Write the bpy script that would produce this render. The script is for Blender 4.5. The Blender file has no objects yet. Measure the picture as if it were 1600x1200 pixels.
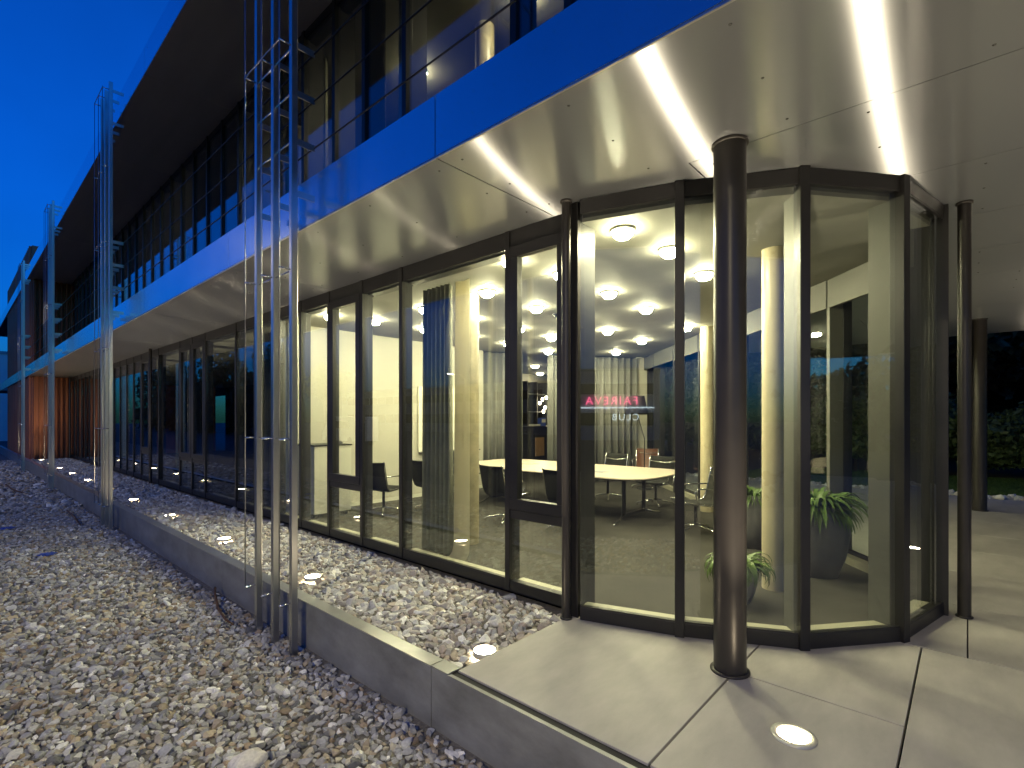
import bpy, bmesh, math, random
import numpy as np
from mathutils import Vector, Matrix
random.seed(7); rng = np.random.default_rng(11)
S = bpy.context.scene; COL = S.collection
# ------------------------------------------------------------------ camera, sky, exposure
cd = bpy.data.cameras.new('camera'); cam = bpy.data.objects.new('camera', cd); COL.objects.link(cam)
cam.location = (0, 0, 1.6); cam.rotation_euler = (math.radians(90), 0, math.radians(-48.08))
cd.sensor_width = 36; cd.lens = 36*793/1600; cd.shift_y = 55/1600; cd.clip_end = 2000; cd.clip_start = .05
S.camera = cam
W = bpy.data.worlds.new('World'); S.world = W; W.use_nodes = True
wn = W.node_tree.nodes; wl = W.node_tree.links; wbg = wn['Background']
sky = wn.new('ShaderNodeTexSky'); sky.sky_type = 'NISHITA'; sky.sun_disc = False
sky.sun_elevation = math.radians(2.5); sky.sun_rotation = math.radians(187); sky.air_density = 1.0; sky.dust_density = .6; sky.ozone_density = 6
tint = wn.new('ShaderNodeMixRGB'); tint.blend_type = 'MULTIPLY'; tint.inputs[0].default_value = 1
tint.inputs[2].default_value = (.10, .66, 1.12, 1)        # the camera's tungsten white balance at blue hour
cl = wn.new('ShaderNodeTexNoise'); cl.inputs['Scale'].default_value = 2.2; cl.inputs['Detail'].default_value = 5
ct = wn.new('ShaderNodeTexCoord'); wl.new(ct.outputs['Generated'], cl.inputs['Vector'])
cm = wn.new('ShaderNodeMapRange'); cm.inputs[1].default_value = .35; cm.inputs[2].default_value = .7; cm.inputs[3].default_value = .80; cm.inputs[4].default_value = 1.08
wl.new(cl.outputs['Fac'], cm.inputs[0])
cmul = wn.new('ShaderNodeMixRGB'); cmul.blend_type = 'MULTIPLY'; cmul.inputs[0].default_value = 1
wl.new(sky.outputs[0], tint.inputs[1]); wl.new(tint.outputs[0], cmul.inputs[1]); wl.new(cm.outputs[0], cmul.inputs[2])
wl.new(cmul.outputs[0], wbg.inputs[0]); wbg.inputs[1].default_value = .076
S.view_settings.view_transform = 'Standard'; S.view_settings.look = 'None'; S.view_settings.gamma = 1; S.view_settings.exposure = 2.4
C = S.cycles if hasattr(S, 'cycles') else None
S.render.engine = 'CYCLES'; C = S.cycles
C.use_denoising = True; C.max_bounces = 10; C.diffuse_bounces = 4; C.glossy_bounces = 5; C.transparent_max_bounces = 24
C.sample_clamp_indirect = 6; C.caustics_reflective = False; C.caustics_refractive = False; C.use_light_tree = True
try: C.denoiser = 'OPENIMAGEDENOISE'
except Exception: pass
LAMP_L = 66; UP_W = 62

# ------------------------------------------------------------------ materials
M = {}
def mat(name, col, rough=.5, metal=0, var=0, vscale=5, bump=0, bscale=40, aniso=0, tan=None, rvar=0, col2=None, spec=None, stretch=None, vdet=4):
    m = bpy.data.materials.new(name); m.use_nodes = True; n = m.node_tree.nodes; l = m.node_tree.links; b = n['Principled BSDF']
    b.inputs['Base Color'].default_value = (*col, 1); b.inputs['Roughness'].default_value = rough; b.inputs['Metallic'].default_value = metal
    if spec is not None: b.inputs['Specular IOR Level'].default_value = spec
    tc = n.new('ShaderNodeTexCoord'); src = tc.outputs['Object']
    if stretch:
        mp = n.new('ShaderNodeMapping'); mp.inputs['Scale'].default_value = stretch; l.new(src, mp.inputs[0]); src = mp.outputs[0]
    if var or col2 or rvar:
        nz = n.new('ShaderNodeTexNoise'); nz.inputs['Scale'].default_value = vscale; nz.inputs['Detail'].default_value = vdet; nz.inputs['Roughness'].default_value = .62
        l.new(src, nz.inputs['Vector'])
        if var or col2:
            r = n.new('ShaderNodeValToRGB'); r.color_ramp.elements[0].position = .3; r.color_ramp.elements[1].position = .72
            a = tuple(c*(1-var) for c in col); c2 = col2 or tuple(min(1, c*(1+var)) for c in col)
            r.color_ramp.elements[0].color = (*a, 1); r.color_ramp.elements[1].color = (*c2, 1)
            l.new(nz.outputs['Fac'], r.inputs[0]); l.new(r.outputs[0], b.inputs['Base Color'])
        if rvar:
            q = n.new('ShaderNodeMapRange'); q.inputs[3].default_value = max(.02, rough-rvar); q.inputs[4].default_value = rough+rvar
            l.new(nz.outputs['Fac'], q.inputs[0]); l.new(q.outputs[0], b.inputs['Roughness'])
    if bump:
        bz = n.new('ShaderNodeTexNoise'); bz.inputs['Scale'].default_value = bscale; bz.inputs['Detail'].default_value = 6; l.new(src, bz.inputs['Vector'])
        bp = n.new('ShaderNodeBump'); bp.inputs['Strength'].default_value = bump; bp.inputs['Distance'].default_value = .02
        l.new(bz.outputs['Fac'], bp.inputs['Height']); l.new(bp.outputs[0], b.inputs['Normal'])
    if aniso:
        b.inputs['Anisotropic'].default_value = aniso
        cx = n.new('ShaderNodeCombineXYZ')
        for i in range(3): cx.inputs[i].default_value = tan[i]
        l.new(cx.outputs[0], b.inputs['Tangent'])
    M[name] = m; return m
def emit(name, col, s):
    m = bpy.data.materials.new(name); m.use_nodes = True; b = m.node_tree.nodes['Principled BSDF']
    b.inputs['Base Color'].default_value = (.8, .8, .8, 1); b.inputs['Emission Color'].default_value = (*col, 1); b.inputs['Emission Strength'].default_value = s
    M[name] = m; return m
def glassmat(name, f0, tintc):
    m = bpy.data.materials.new(name); m.use_nodes = True; n = m.node_tree.nodes; l = m.node_tree.links; n.remove(n['Principled BSDF'])
    tr = n.new('ShaderNodeBsdfTransparent'); tr.inputs[0].default_value = (*tintc, 1)
    gl = n.new('ShaderNodeBsdfGlossy'); gl.inputs['Roughness'].default_value = .003; gl.inputs[0].default_value = (.95, .97, 1, 1)
    lw = n.new('ShaderNodeLayerWeight'); lw.inputs[0].default_value = .5
    p = n.new('ShaderNodeMath'); p.operation = 'POWER'; p.inputs[1].default_value = 5; l.new(lw.outputs['Facing'], p.inputs[0])
    q = n.new('ShaderNodeMapRange'); q.inputs[3].default_value = f0; q.inputs[4].default_value = .9; l.new(p.outputs[0], q.inputs[0])
    mx = n.new('ShaderNodeMixShader'); l.new(q.outputs[0], mx.inputs[0]); l.new(tr.outputs[0], mx.inputs[1]); l.new(gl.outputs[0], mx.inputs[2])
    l.new(mx.outputs[0], n['Material Output'].inputs[0]); M[name] = m; return m
glassmat('glass', .065, (.95, .975, .95))
mat('frame', (.022, .021, .022), .42, .2, var=.12, vscale=3, rvar=.06)
mat('frame_inner', (.020, .0195, .018), .5, 0, var=.1)
mat('frame_pale', (.095, .095, .082), .5, 0, var=.06)
mat('sill', (.34, .33, .25), .5, 0, var=.05)
mat('fascia', (.60, .70, .78), .20, 1, var=.07, vscale=.7, rvar=.05, bump=.05, bscale=.9)
mat('edge_trim', (.62, .60, .55), .3, 1)
mat('dark_gap', (.012, .012, .013), .8)
mat('dark_soffit', (.46, .44, .42), .5, .2, var=.15, vscale=1.2, rvar=.1, stretch=(1, .1, 1))
mat('steel', (.50, .50, .50), .30, 1, var=.04, vscale=3, rvar=.04)
mat('ring_metal', (.55, .54, .50), .38, .5)
mat('chrome', (.78, .77, .74), .12, 1)
mat('column_paint', (.040, .036, .034), .36, .3, var=.08, rvar=.05)
mat('paving', (.42, .395, .375), .6, 0, var=.16, vscale=2.0, bump=.10, bscale=90, vdet=12, rvar=.12, stretch=(1, 2.5, 1))
mat('kerb', (.27, .27, .265), .45, .2, var=.35, vscale=2.2, bump=.06, bscale=14, rvar=.12, vdet=8, stretch=(1, 1, 2))
mat('zinc', (.50, .50, .50), .34, .85, var=.12, vscale=4, rvar=.08)
mat('gravel_bed', (.19, .175, .15), .9, 0, var=.4, vscale=30, bump=.6, bscale=45)
mat('wall', (.40, .385, .325), .7, 0, var=.03, vscale=1)
mat('ceiling', (.215, .21, .185), .75, 0, var=.12, vscale=1.3, bump=.05, bscale=8, vdet=8)
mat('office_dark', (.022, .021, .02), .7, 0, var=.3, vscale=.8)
mat('wall_grey', (.095, .094, .085), .6, 0, var=.05)
mat('carpet', (.040, .037, .032), .95, 0, var=.35, vscale=2.0, bump=.5, bscale=300, vdet=10)
mat('cream_column', (.50, .44, .30), .3, 0, var=.08, vscale=4, rvar=.1)
mat('concrete_column', (.27, .235, .15), .45, 0, var=.25, vscale=7, vdet=8)
mat('curtain', (.15, .15, .14), .85, 0, var=.08, vscale=3)
mat('curtain_green', (.20, .20, .15), .85, 0, var=.15, vscale=6)
mat('table_top', (.52, .45, .37), .35, 0, var=.02)
mat('dark_metal', (.03, .03, .032), .4, .5)
mat('mesh_black', (.020, .020, .019), .8, 0, bump=.2, bscale=300, spec=.15)
mat('leather_brown', (.12, .05, .03), .5)
mat('white_lacquer', (.52, .51, .43), .4)
mat('whiteboard', (.66, .64, .56), .2)
mat('wood', (.38, .22, .09), .5, 0, var=.2, vscale=6, stretch=(8, 1, 1))
mat('rust', (.40, .15, .085), .55, 0, var=.25, vscale=2, stretch=(1, 1, .2))
mat('rust_fin', (.30, .10, .04), .55, 0, var=.25, vscale=2, stretch=(1, 1, .2))
mat('pot', (.10, .10, .105), .55, 0, var=.15, vscale=6)
mat('leaf', (.075, .135, .025), .45, 0, var=.4, vscale=9)
mat('leaf_dark', (.075, .12, .04), .6, 0, var=.45, vscale=3)
mat('leaf_tree', (.055, .080, .038), .7, 0, var=.4, vscale=2)
mat('bark', (.05, .038, .028), .9, 0, var=.3, vscale=8)
mat('grass', (.055, .11, .022), .8, 0, var=.4, vscale=4)
mat('soil', (.05, .04, .03), .95, 0, var=.3)
mat('asphalt', (.05, .05, .052), .85, 0, var=.2, vscale=3)
mat('pale_render', (.60, .62, .64), .7, 0, var=.06, vscale=.5)
mat('grey_clad', (.28, .30, .33), .6, 0, var=.1, vscale=.6)
mat('dark_window', (.02, .022, .025), .1, 0)
mat('van_white', (.75, .76, .78), .25, 0)
mat('rubber', (.02, .02, .02), .8)
mat('blue_card', (.05, .10, .45), .5)
mat('twig', (.10, .05, .025), .8)
mat('black_shade', (.016, .016, .018), .7)
m = bpy.data.materials.new('lamella'); m.use_nodes = True; n = m.node_tree.nodes; l = m.node_tree.links; n.remove(n['Principled BSDF']); M['lamella'] = m
a_ = n.new('ShaderNodeBsdfDiffuse'); a_.inputs[0].default_value = (.58, .55, .42, 1); b_ = n.new('ShaderNodeBsdfTranslucent'); b_.inputs[0].default_value = (.62, .58, .44, 1); x_ = n.new('ShaderNodeMixShader'); x_.inputs[0].default_value = .55
l.new(a_.outputs[0], x_.inputs[1]); l.new(b_.outputs[0], x_.inputs[2]); l.new(x_.outputs[0], n['Material Output'].inputs[0])
emit('lamp_glow', (1, .91, .56), LAMP_L)
emit('upper_glow', (1, .88, .55), 26)
emit('up_glow', (1, .82, .54), 22)
emit('back_glow', (1, .86, .55), 14)
emit('red_neon', (1, .12, .25), 1.6)
emit('white_neon', (.8, .95, 1), .9)
emit('sodium', (1, .50, .12), 60)
# brushed metal of the canopy soffit: grain runs along the facade, so highlights stretch across it
m = bpy.data.materials.new('brushed'); m.use_nodes = True; n = m.node_tree.nodes; l = m.node_tree.links; n.remove(n['Principled BSDF']); M['brushed'] = m
gl = n.new('ShaderNodeBsdfAnisotropic'); gl.inputs['Color'].default_value = (.50, .52, .55, 1); gl.inputs['Anisotropy'].default_value = .85
cx = n.new('ShaderNodeCombineXYZ'); cx.inputs[1].default_value = 1; l.new(cx.outputs[0], gl.inputs['Tangent'])
tc = n.new('ShaderNodeTexCoord'); mp = n.new('ShaderNodeMapping'); mp.inputs['Scale'].default_value = (22, .6, 1); l.new(tc.outputs['Object'], mp.inputs[0])
nz = n.new('ShaderNodeTexNoise'); nz.inputs['Scale'].default_value = 6; nz.inputs['Detail'].default_value = 5; l.new(mp.outputs[0], nz.inputs['Vector'])
sm = n.new('ShaderNodeTexNoise'); sm.inputs['Scale'].default_value = 1.7; sm.inputs['Detail'].default_value = 7; sm.inputs['Roughness'].default_value = .7; l.new(tc.outputs['Object'], sm.inputs['Vector'])
ad = n.new('ShaderNodeMath'); ad.operation = 'ADD'; l.new(nz.outputs['Fac'], ad.inputs[0]); l.new(sm.outputs['Fac'], ad.inputs[1])
q = n.new('ShaderNodeMapRange'); q.inputs[1].default_value = .6; q.inputs[2].default_value = 1.4; q.inputs[3].default_value = .285; q.inputs[4].default_value = .315; l.new(ad.outputs[0], q.inputs[0]); l.new(q.outputs[0], gl.inputs['Roughness'])
g2 = n.new('ShaderNodeBsdfAnisotropic'); g2.inputs['Color'].default_value = (.50, .52, .55, 1); g2.inputs['Roughness'].default_value = .20; g2.inputs['Anisotropy'].default_value = .45; l.new(cx.outputs[0], g2.inputs['Tangent'])
m2 = n.new('ShaderNodeMixShader'); m2.inputs[0].default_value = .45; l.new(gl.outputs[0], m2.inputs[1]); l.new(g2.outputs[0], m2.inputs[2])
df = n.new('ShaderNodeBsdfDiffuse'); df.inputs[0].default_value = (.38, .39, .41, 1); mx = n.new('ShaderNodeMixShader'); mx.inputs[0].default_value = .09
l.new(m2.outputs[0], mx.inputs[1]); l.new(df.outputs[0], mx.inputs[2]); l.new(mx.outputs[0], n['Material Output'].inputs[0])
def stonemat(name, bright):
    m = bpy.data.materials.new(name); m.use_nodes = True; n = m.node_tree.nodes; l = m.node_tree.links; b = n['Principled BSDF']
    a = n.new('ShaderNodeAttribute'); a.attribute_name = 'Col'
    nz = n.new('ShaderNodeTexNoise'); nz.inputs['Scale'].default_value = 60; nz.inputs['Detail'].default_value = 4
    tc = n.new('ShaderNodeTexCoord'); l.new(tc.outputs['Object'], nz.inputs['Vector'])
    q = n.new('ShaderNodeMapRange'); q.inputs[3].default_value = .65*bright; q.inputs[4].default_value = 1.3*bright; l.new(nz.outputs['Fac'], q.inputs[0])
    mx = n.new('ShaderNodeMixRGB'); mx.blend_type = 'MULTIPLY'; mx.inputs[0].default_value = 1; l.new(a.outputs['Color'], mx.inputs[1]); l.new(q.outputs[0], mx.inputs[2])
    l.new(mx.outputs[0], b.inputs['Base Color']); b.inputs['Roughness'].default_value = .72
    M[name] = m
stonemat('stones', 1.6)

# ------------------------------------------------------------------ helpers
def tag(o, label=None, cat=None, group=None, kind=None):
    if label: o['label'] = label
    if cat: o['category'] = cat
    if group: o['group'] = group
    if kind: o['kind'] = kind
    return o
def empty(name, loc=(0, 0, 0), rz=0, **k):
    o = bpy.data.objects.new(name, None); o.empty_display_size = .1; o.location = loc; o.rotation_euler = (0, 0, rz); COL.objects.link(o); return tag(o, **k)
class MB:
    def __init__(s): s.v = []; s.f = []; s.sm = []
    def add(s, vs, fs, sm=False):
        b = len(s.v); s.v += [tuple(p) for p in vs]; s.f += [tuple(i+b for i in f) for f in fs]; s.sm += [sm]*len(fs); return s
    def box(s, x0, x1, y0, y1, z0, z1):
        return s.add([(x0,y0,z0),(x1,y0,z0),(x1,y1,z0),(x0,y1,z0),(x0,y0,z1),(x1,y0,z1),(x1,y1,z1),(x0,y1,z1)],
                     [(0,3,2,1),(4,5,6,7),(0,1,5,4),(1,2,6,5),(2,3,7,6),(3,0,4,7)])
    def seg(s, p, q, a, b, z0, z1, e0=0, e1=0):          # box along p->q; a..b = offsets along the inward (left) normal
        d = Vector((q[0]-p[0], q[1]-p[1])); L = d.length; d /= L; nx, ny = -d.y, d.x
        p = (p[0]-d.x*e0, p[1]-d.y*e0); q = (q[0]+d.x*e1, q[1]+d.y*e1)
        P = [(p[0]+nx*a, p[1]+ny*a), (q[0]+nx*a, q[1]+ny*a), (q[0]+nx*b, q[1]+ny*b), (p[0]+nx*b, p[1]+ny*b)]
        return s.prism(P, z0, z1)
    def prism(s, P, z0, z1, sm=False):
        n = len(P); vs = [(x, y, z0) for x, y in P]+[(x, y, z1) for x, y in P]
        s.add(vs, [tuple(range(n-1, -1, -1)), tuple(range(n, 2*n))]); b = len(s.v)-2*n
        s.f += [(b+i, b+(i+1) % n, b+n+(i+1) % n, b+n+i) for i in range(n)]; s.sm += [sm]*n; return s
    def tube(s, pts, r, n=8, cap=True):
        pts = [Vector(p) for p in pts]; rr = r if isinstance(r, (list, tuple)) else [r]*len(pts); rings = []
        t0 = (pts[1]-pts[0]).normalized(); up = Vector((0, 0, 1)) if abs(t0.z) < .9 else Vector((1, 0, 0)); x = t0.cross(up).normalized()
        for i, p in enumerate(pts):
            t = (pts[min(i+1, len(pts)-1)]-pts[max(i-1, 0)]).normalized(); x = (x-t*x.dot(t)).normalized(); y = t.cross(x)
            rings.append([p+x*rr[i]*math.cos(2*math.pi*k/n)+y*rr[i]*math.sin(2*math.pi*k/n) for k in range(n)])
        vs = [v for g in rings for v in g]; fs = []
        for i in range(len(pts)-1):
            for k in range(n): fs.append((i*n+k, i*n+(k+1) % n, (i+1)*n+(k+1) % n, (i+1)*n+k))
        s.add(vs, fs, True)
        if cap:
            b = len(s.v)-len(vs); s.f += [tuple(b+k for k in range(n-1, -1, -1)), tuple(b+(len(pts)-1)*n+k for k in range(n))]; s.sm += [False, False]
        return s
    def lathe(s, prof, c=(0, 0, 0), n=24):
        vs = []; fs = []
        for r, z in prof: vs += [(c[0]+r*math.cos(2*math.pi*k/n), c[1]+r*math.sin(2*math.pi*k/n), c[2]+z) for k in range(n)]
        for i in range(len(prof)-1):
            for k in range(n): fs.append((i*n+k, i*n+(k+1) % n, (i+1)*n+(k+1) % n, (i+1)*n+k))
        s.add(vs, fs, True); return s
    def build(s, name, m, parent=None, bevel=0, **k):
        me = bpy.data.meshes.new(name); me.from_pydata(s.v, [], s.f); me.polygons.foreach_set('use_smooth', s.sm); me.update()
        return link(name, me, m, parent, bevel, **k)
def link(name, me, m, parent=None, bevel=0, **k):
    o = bpy.data.objects.new(name, me); COL.objects.link(o)
    if m and not me.materials: me.materials.append(M[m])
    if parent: o.parent = parent
    if bevel:
        b = o.modifiers.new('bevel', 'BEVEL'); b.width = bevel; b.segments = 2; b.limit_method = 'ANGLE'
    return tag(o, **k)
def copy_tree(o, parent=None):
    c = o.copy(); COL.objects.link(c); c.parent = parent
    for ch in list(o.children): copy_tree(ch, c)
    return c
def npmesh(name, V, Fc, cols=None, smooth=False):
    me = bpy.data.meshes.new(name); nv = len(V); nf, k = Fc.shape
    me.vertices.add(nv); me.vertices.foreach_set('co', V.astype(np.float32).ravel())
    me.loops.add(nf*k); me.loops.foreach_set('vertex_index', Fc.astype(np.int32).ravel())
    me.polygons.add(nf); me.polygons.foreach_set('loop_start', np.arange(0, nf*k, k, dtype=np.int32))
    me.polygons.foreach_set('use_smooth', np.full(nf, smooth))
    if cols is not None:
        a = me.color_attributes.new('Col', 'FLOAT_COLOR', 'POINT'); a.data.foreach_set('color', cols.astype(np.float32).ravel())
    me.update(calc_edges=True); me.validate(); return me
ORD = ['first', 'second', 'third', 'fourth', 'fifth', 'sixth', 'seventh', 'eighth', 'ninth', 'tenth', 'eleventh', 'twelfth', 'thirteenth']

# ------------------------------------------------------------------ ground
GZ = -.40
MB().box(-300, 300, -300, 300, -1, GZ-.03).build('ground', 'asphalt', kind='structure')
MB().box(-3.0, 2.10, -12, 70, GZ-.6, GZ).build('gravel_bed', 'gravel_bed', kind='structure')
MB().box(2.2, 3.60, 2.43, 28.2, GZ-.5, -.06).build('planting_strip', 'gravel_bed', kind='structure')
def ico(sub):
    bm = bmesh.new(); bmesh.ops.create_icosphere(bm, subdivisions=sub, radius=1)
    bm.verts.ensure_lookup_table(); V = np.array([v.co[:] for v in bm.verts]); Fc = np.array([[v.index for v in f.verts] for f in bm.faces]); bm.free(); return V, Fc
PAL_LOW = np.array([(.30,.29,.27),(.25,.245,.24),(.36,.35,.33),(.30,.25,.18),(.18,.178,.175),(.50,.49,.47),(.22,.17,.12),(.31,.28,.225),(.28,.28,.285),(.11,.11,.11),(.24,.24,.245)])
PAL_UP = np.array([(.40,.38,.35),(.34,.315,.285),(.47,.455,.43),(.31,.265,.22),(.25,.235,.22),(.54,.53,.51),(.37,.325,.28),(.33,.33,.33)])
def stones(name, x0, x1, y0, y1, sp, zf, pal, sub, mask=None, **k):
    nx, ny = int((x1-x0)/sp), int((y1-y0)/sp)
    gx, gy = np.meshgrid(np.arange(nx), np.arange(ny)); X = (x0+(gx+.5)*sp+rng.uniform(-.45, .45, gx.shape)*sp).ravel(); Y = (y0+(gy+.5)*sp+rng.uniform(-.45, .45, gx.shape)*sp).ravel()
    if mask is not None: kk = mask(X, Y); X = X[kk]; Y = Y[kk]
    n = len(X); B, Fc = ico(sub); nb = len(B)
    # twelve angular base stones: jittered and cut by random planes
    bases = []
    for i in range(14):
        V = B.copy()
        for _ in range(11):
            d = rng.normal(size=3); d /= np.linalg.norm(d); c = rng.uniform(.38, .72); h = V@d; V -= np.outer(np.maximum(h-c, 0), d)
        bases.append(V*(1.12+rng.uniform(-.03, .03, (nb, 1))))
    bases = np.array(bases)[rng.integers(0, 14, n)]
    sz = sp*np.clip(rng.lognormal(-.36, .28, n), .42, 1.35)
    sc = sz[:, None]*np.stack([rng.uniform(.8, 1.25, n), rng.uniform(.65, 1.0, n), rng.uniform(.45, .8, n)], 1)
    V = bases*sc[:, None, :]
    a = rng.uniform(0, 2*np.pi, n); b = rng.normal(0, .35, n); c = rng.normal(0, .35, n)
    def rot(V, i, j, t):
        ca, sa = np.cos(t)[:, None], np.sin(t)[:, None]; x, y = V[:, :, i].copy(), V[:, :, j].copy(); V[:, :, i] = ca*x-sa*y; V[:, :, j] = sa*x+ca*y
    rot(V, 1, 2, b); rot(V, 0, 2, c); rot(V, 0, 1, a)
    Z = zf+sz*rng.uniform(.05, .40, n); V += np.stack([X, Y, Z], 1)[:, None, :]
    col = pal[rng.integers(0, len(pal), n)]*rng.uniform(.75, 1.2, (n, 1)); col = np.concatenate([col, np.ones((n, 1))], 1)
    Fa = (Fc[None]+(np.arange(n)*nb)[:, None, None]).reshape(-1, 3)
    me = npmesh(name, V.reshape(-1, 3), Fa, np.repeat(col, nb, 0))
    return link(name, me, 'stones', **k)
st = dict(kind='stuff', cat='gravel')
stones('gravel', -1.3, 2.07, -.5, 6.5, .040, GZ, PAL_LOW, 2, lambda x, y: x > .05*y-1.2, label='grey and tan crushed gravel nearest below the kerb', **st)
stones('gravel', -1.0, 2.07, 6.5, 15, .048, GZ, PAL_LOW, 1, label='grey crushed gravel between the two nearest pole trios', **st)
stones('gravel', -1.0, 2.07, 15, 34, .085, GZ, PAL_LOW, 1, label='bluish gravel far along the building', **st)
UPM = lambda x, y: (x-2.5)**2+(y-2.5-2.48*np.round((y-2.5)/2.48))**2 >.10**2
stones('gravel', 2.23, 3.52, 2.46, 8.5, .050, -.06, PAL_UP, 2, UPM, label='pale gravel in the raised strip under the lit glass', **st)
stones('gravel', 2.23, 3.52, 8.5, 28.1, .062, -.06, PAL_UP, 1, UPM, label='pale gravel in the raised strip under the dark far windows', **st)
# one large pale stone in the foreground and loose twigs
V, Fc = ico(3); V = V*(1+.12*np.sin(V[:, [1]]*5+1)*np.cos(V[:, [0]]*4)); V = V*np.array([.10, .075, .055])+np.array([1.15, 3.06, GZ+.045])
me = npmesh('boulder', V, Fc, np.tile([.5, .47, .42, 1], (len(V), 1))); link('boulder', me, 'stones', label='large pale stone lying on the gravel at the bottom edge', cat='stone')
def twig(pts, r, lab): MB().tube(pts, [r]*(len(pts)-1)+[r*.4], 6).build('twig', 'twig', label=lab, cat='twig')
twig([(2.0, 6.25, GZ+.12), (1.95, 6.10, GZ+.10), (1.87, 5.75, GZ+.05), (1.82, 5.4, GZ+.045), (1.81, 5.15, GZ+.06)], .013, 'curved brown twig on the gravel beside the nearest pole trio')
twig([(1.67, 13.9, GZ+.10), (1.68, 13.0, GZ+.07), (1.64, 12.1, GZ+.05)], .018, 'dark straight twig lying on the distant gravel')
for x, y, lab in ((.97, 9.9, 'blue plastic scrap on the gravel closer to the camera'), (.72, 12.8, 'blue plastic scrap farther off on the gravel')):
    V, Fc = ico(3); V = V*(1+.35*np.sin(V[:, [1]]*7+1)*np.cos(V[:, [0]]*6))*np.array([.09, .06, .02])+np.array([x, y, GZ+.05]); link('plastic_scrap', npmesh('plastic_scrap', V, Fc), 'blue_card', label=lab, cat='scrap')
twig([(1.1, 20, GZ+.18), (1.2, 19, GZ+.1), (1.45, 18.2, GZ+.04)], .02, 'dark thin hose end on the far gravel near the slatted block')

# ------------------------------------------------------------------ kerb wall
kerb = empty('kerb_wall', (2.1, 2.6, GZ), label='long low grey kerb wall of smooth panels edging the raised strip', cat='wall')
ys = [-12, -8.4, -4.7, -1.05, 2.59, 6.33, 10.1, 13.8, 17.6, 21.3, 25.0, 28.8, 36, 44]
def kid(o, parent): o.parent = parent; o.matrix_parent_inverse = Matrix.Translation(parent.location).inverted(); return o
for i in range(len(ys)-1):
    kid(MB().box(2.10, 2.125, ys[i]+.004, ys[i+1]-.004, GZ-.1, -.006).build('panel', 'kerb'), kerb)
    if ys[i] >= 2.5: kid(MB().box(2.095, 2.205, ys[i]+.003, ys[i+1]-.003, -.005, .004).build('cap_strip', 'zinc'), kerb)
kid(MB().box(2.13, 2.20, -12, 44, GZ-.1, -.012).build('core', 'dark_gap'), kerb)
kid(MB().box(2.096, 2.21, 2.425, 2.586, -.005, .0035).build('cap_strip', 'zinc'), kerb)

# ------------------------------------------------------------------ paving
pave = empty('pavement', (2.2, 0, 0), kind='structure')
xs = [2.17, 3.33, 4.57, 5.81, 7.05, 8.29, 9.53, 10.77, 12.01, 13.25, 14.1]
yj = [-12, -9.6, -7.0, -4.5, -2.2, -.98, .24, 1.10, 2.42]
def slab(x0, x1, y0, y1, g=.006): kid(MB().box(x0+g, x1-g, y0+g, y1-g, -.05, 0).build('paving_slab', 'paving', bevel=.003), pave)
slab(2.17, 4.1, 1.10, 2.42)
for j in range(7):
    if j == 6: slab(2.17, 3.33, .24, 1.10); slab(3.33, 4.57, .24, 1.10)
    else:
        slab(2.17, 4.57, yj[j], yj[j+1], .005)
for i in range(2, 10):
    o = (i % 2)*.6
    for y0 in np.arange(-12, 7, 2.4): slab(xs[i], xs[i+1], y0+o, y0+o+2.4, .004)
kid(MB().box(2.16, 14.1, -12, 2.42, -.35, -.045).build('bed', 'dark_gap'), pave)
kid(MB().box(4.0, 14.1, 2.42, 9, -.35, -.055).build('bed', 'dark_gap'), pave)

# ------------------------------------------------------------------ building shell
bld = empty('office_building', (3.5, 2.5, 0), label='two storey office building with lit glazed ground floor under a metal canopy', cat='building')
def part(mb, name, m, bevel=0): return kid(mb.build(name, m, bevel=bevel), bld)
def sub(mb, name, m, p, bevel=0): return mb.build(name, m, p, bevel)      # parent p sits at the building's frame
SZ = 3.355; FX = 2.19
# fascia panels (lower band and roof edge), each its own sheet
for i, y0 in enumerate(np.arange(-11.1-1.24, 48, 3.75)):
    y0 = 2.66+3.75*round((y0-2.66)/3.75); 
    part(MB().box(FX, FX+.03, y0+.004, y0+3.746, SZ+.012, 3.776), 'fascia_panel', 'fascia')
    part(MB().box(FX, FX+.03, y0+.004, y0+3.746, 7.332, 7.77), 'fascia_panel', 'fascia')
part(MB().box(FX+.04, FX+.3, -12, 50, 3.39, 3.77), 'floor_edge', 'dark_gap')
part(MB().box(FX+.001, FX+.014, -12, 50, SZ-.004, SZ+.008), 'edge_trim', 'edge_trim')
part(MB().box(FX+.3, 14.2, -12, 50, 3.40, 3.74), 'floor_slab', 'dark_gap')
part(MB().box(FX+.04, 14.2, -12, 50, 7.36, 7.74), 'roof_slab', 'dark_gap')
part(MB().box(14.2, 14.24, -12, 12, SZ, 7.77), 'end_cladding', 'grey_clad')
part(MB().box(FX+.3, 14.2, -12.04, -12, SZ, 7.77), 'end_cladding', 'grey_clad')
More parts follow.
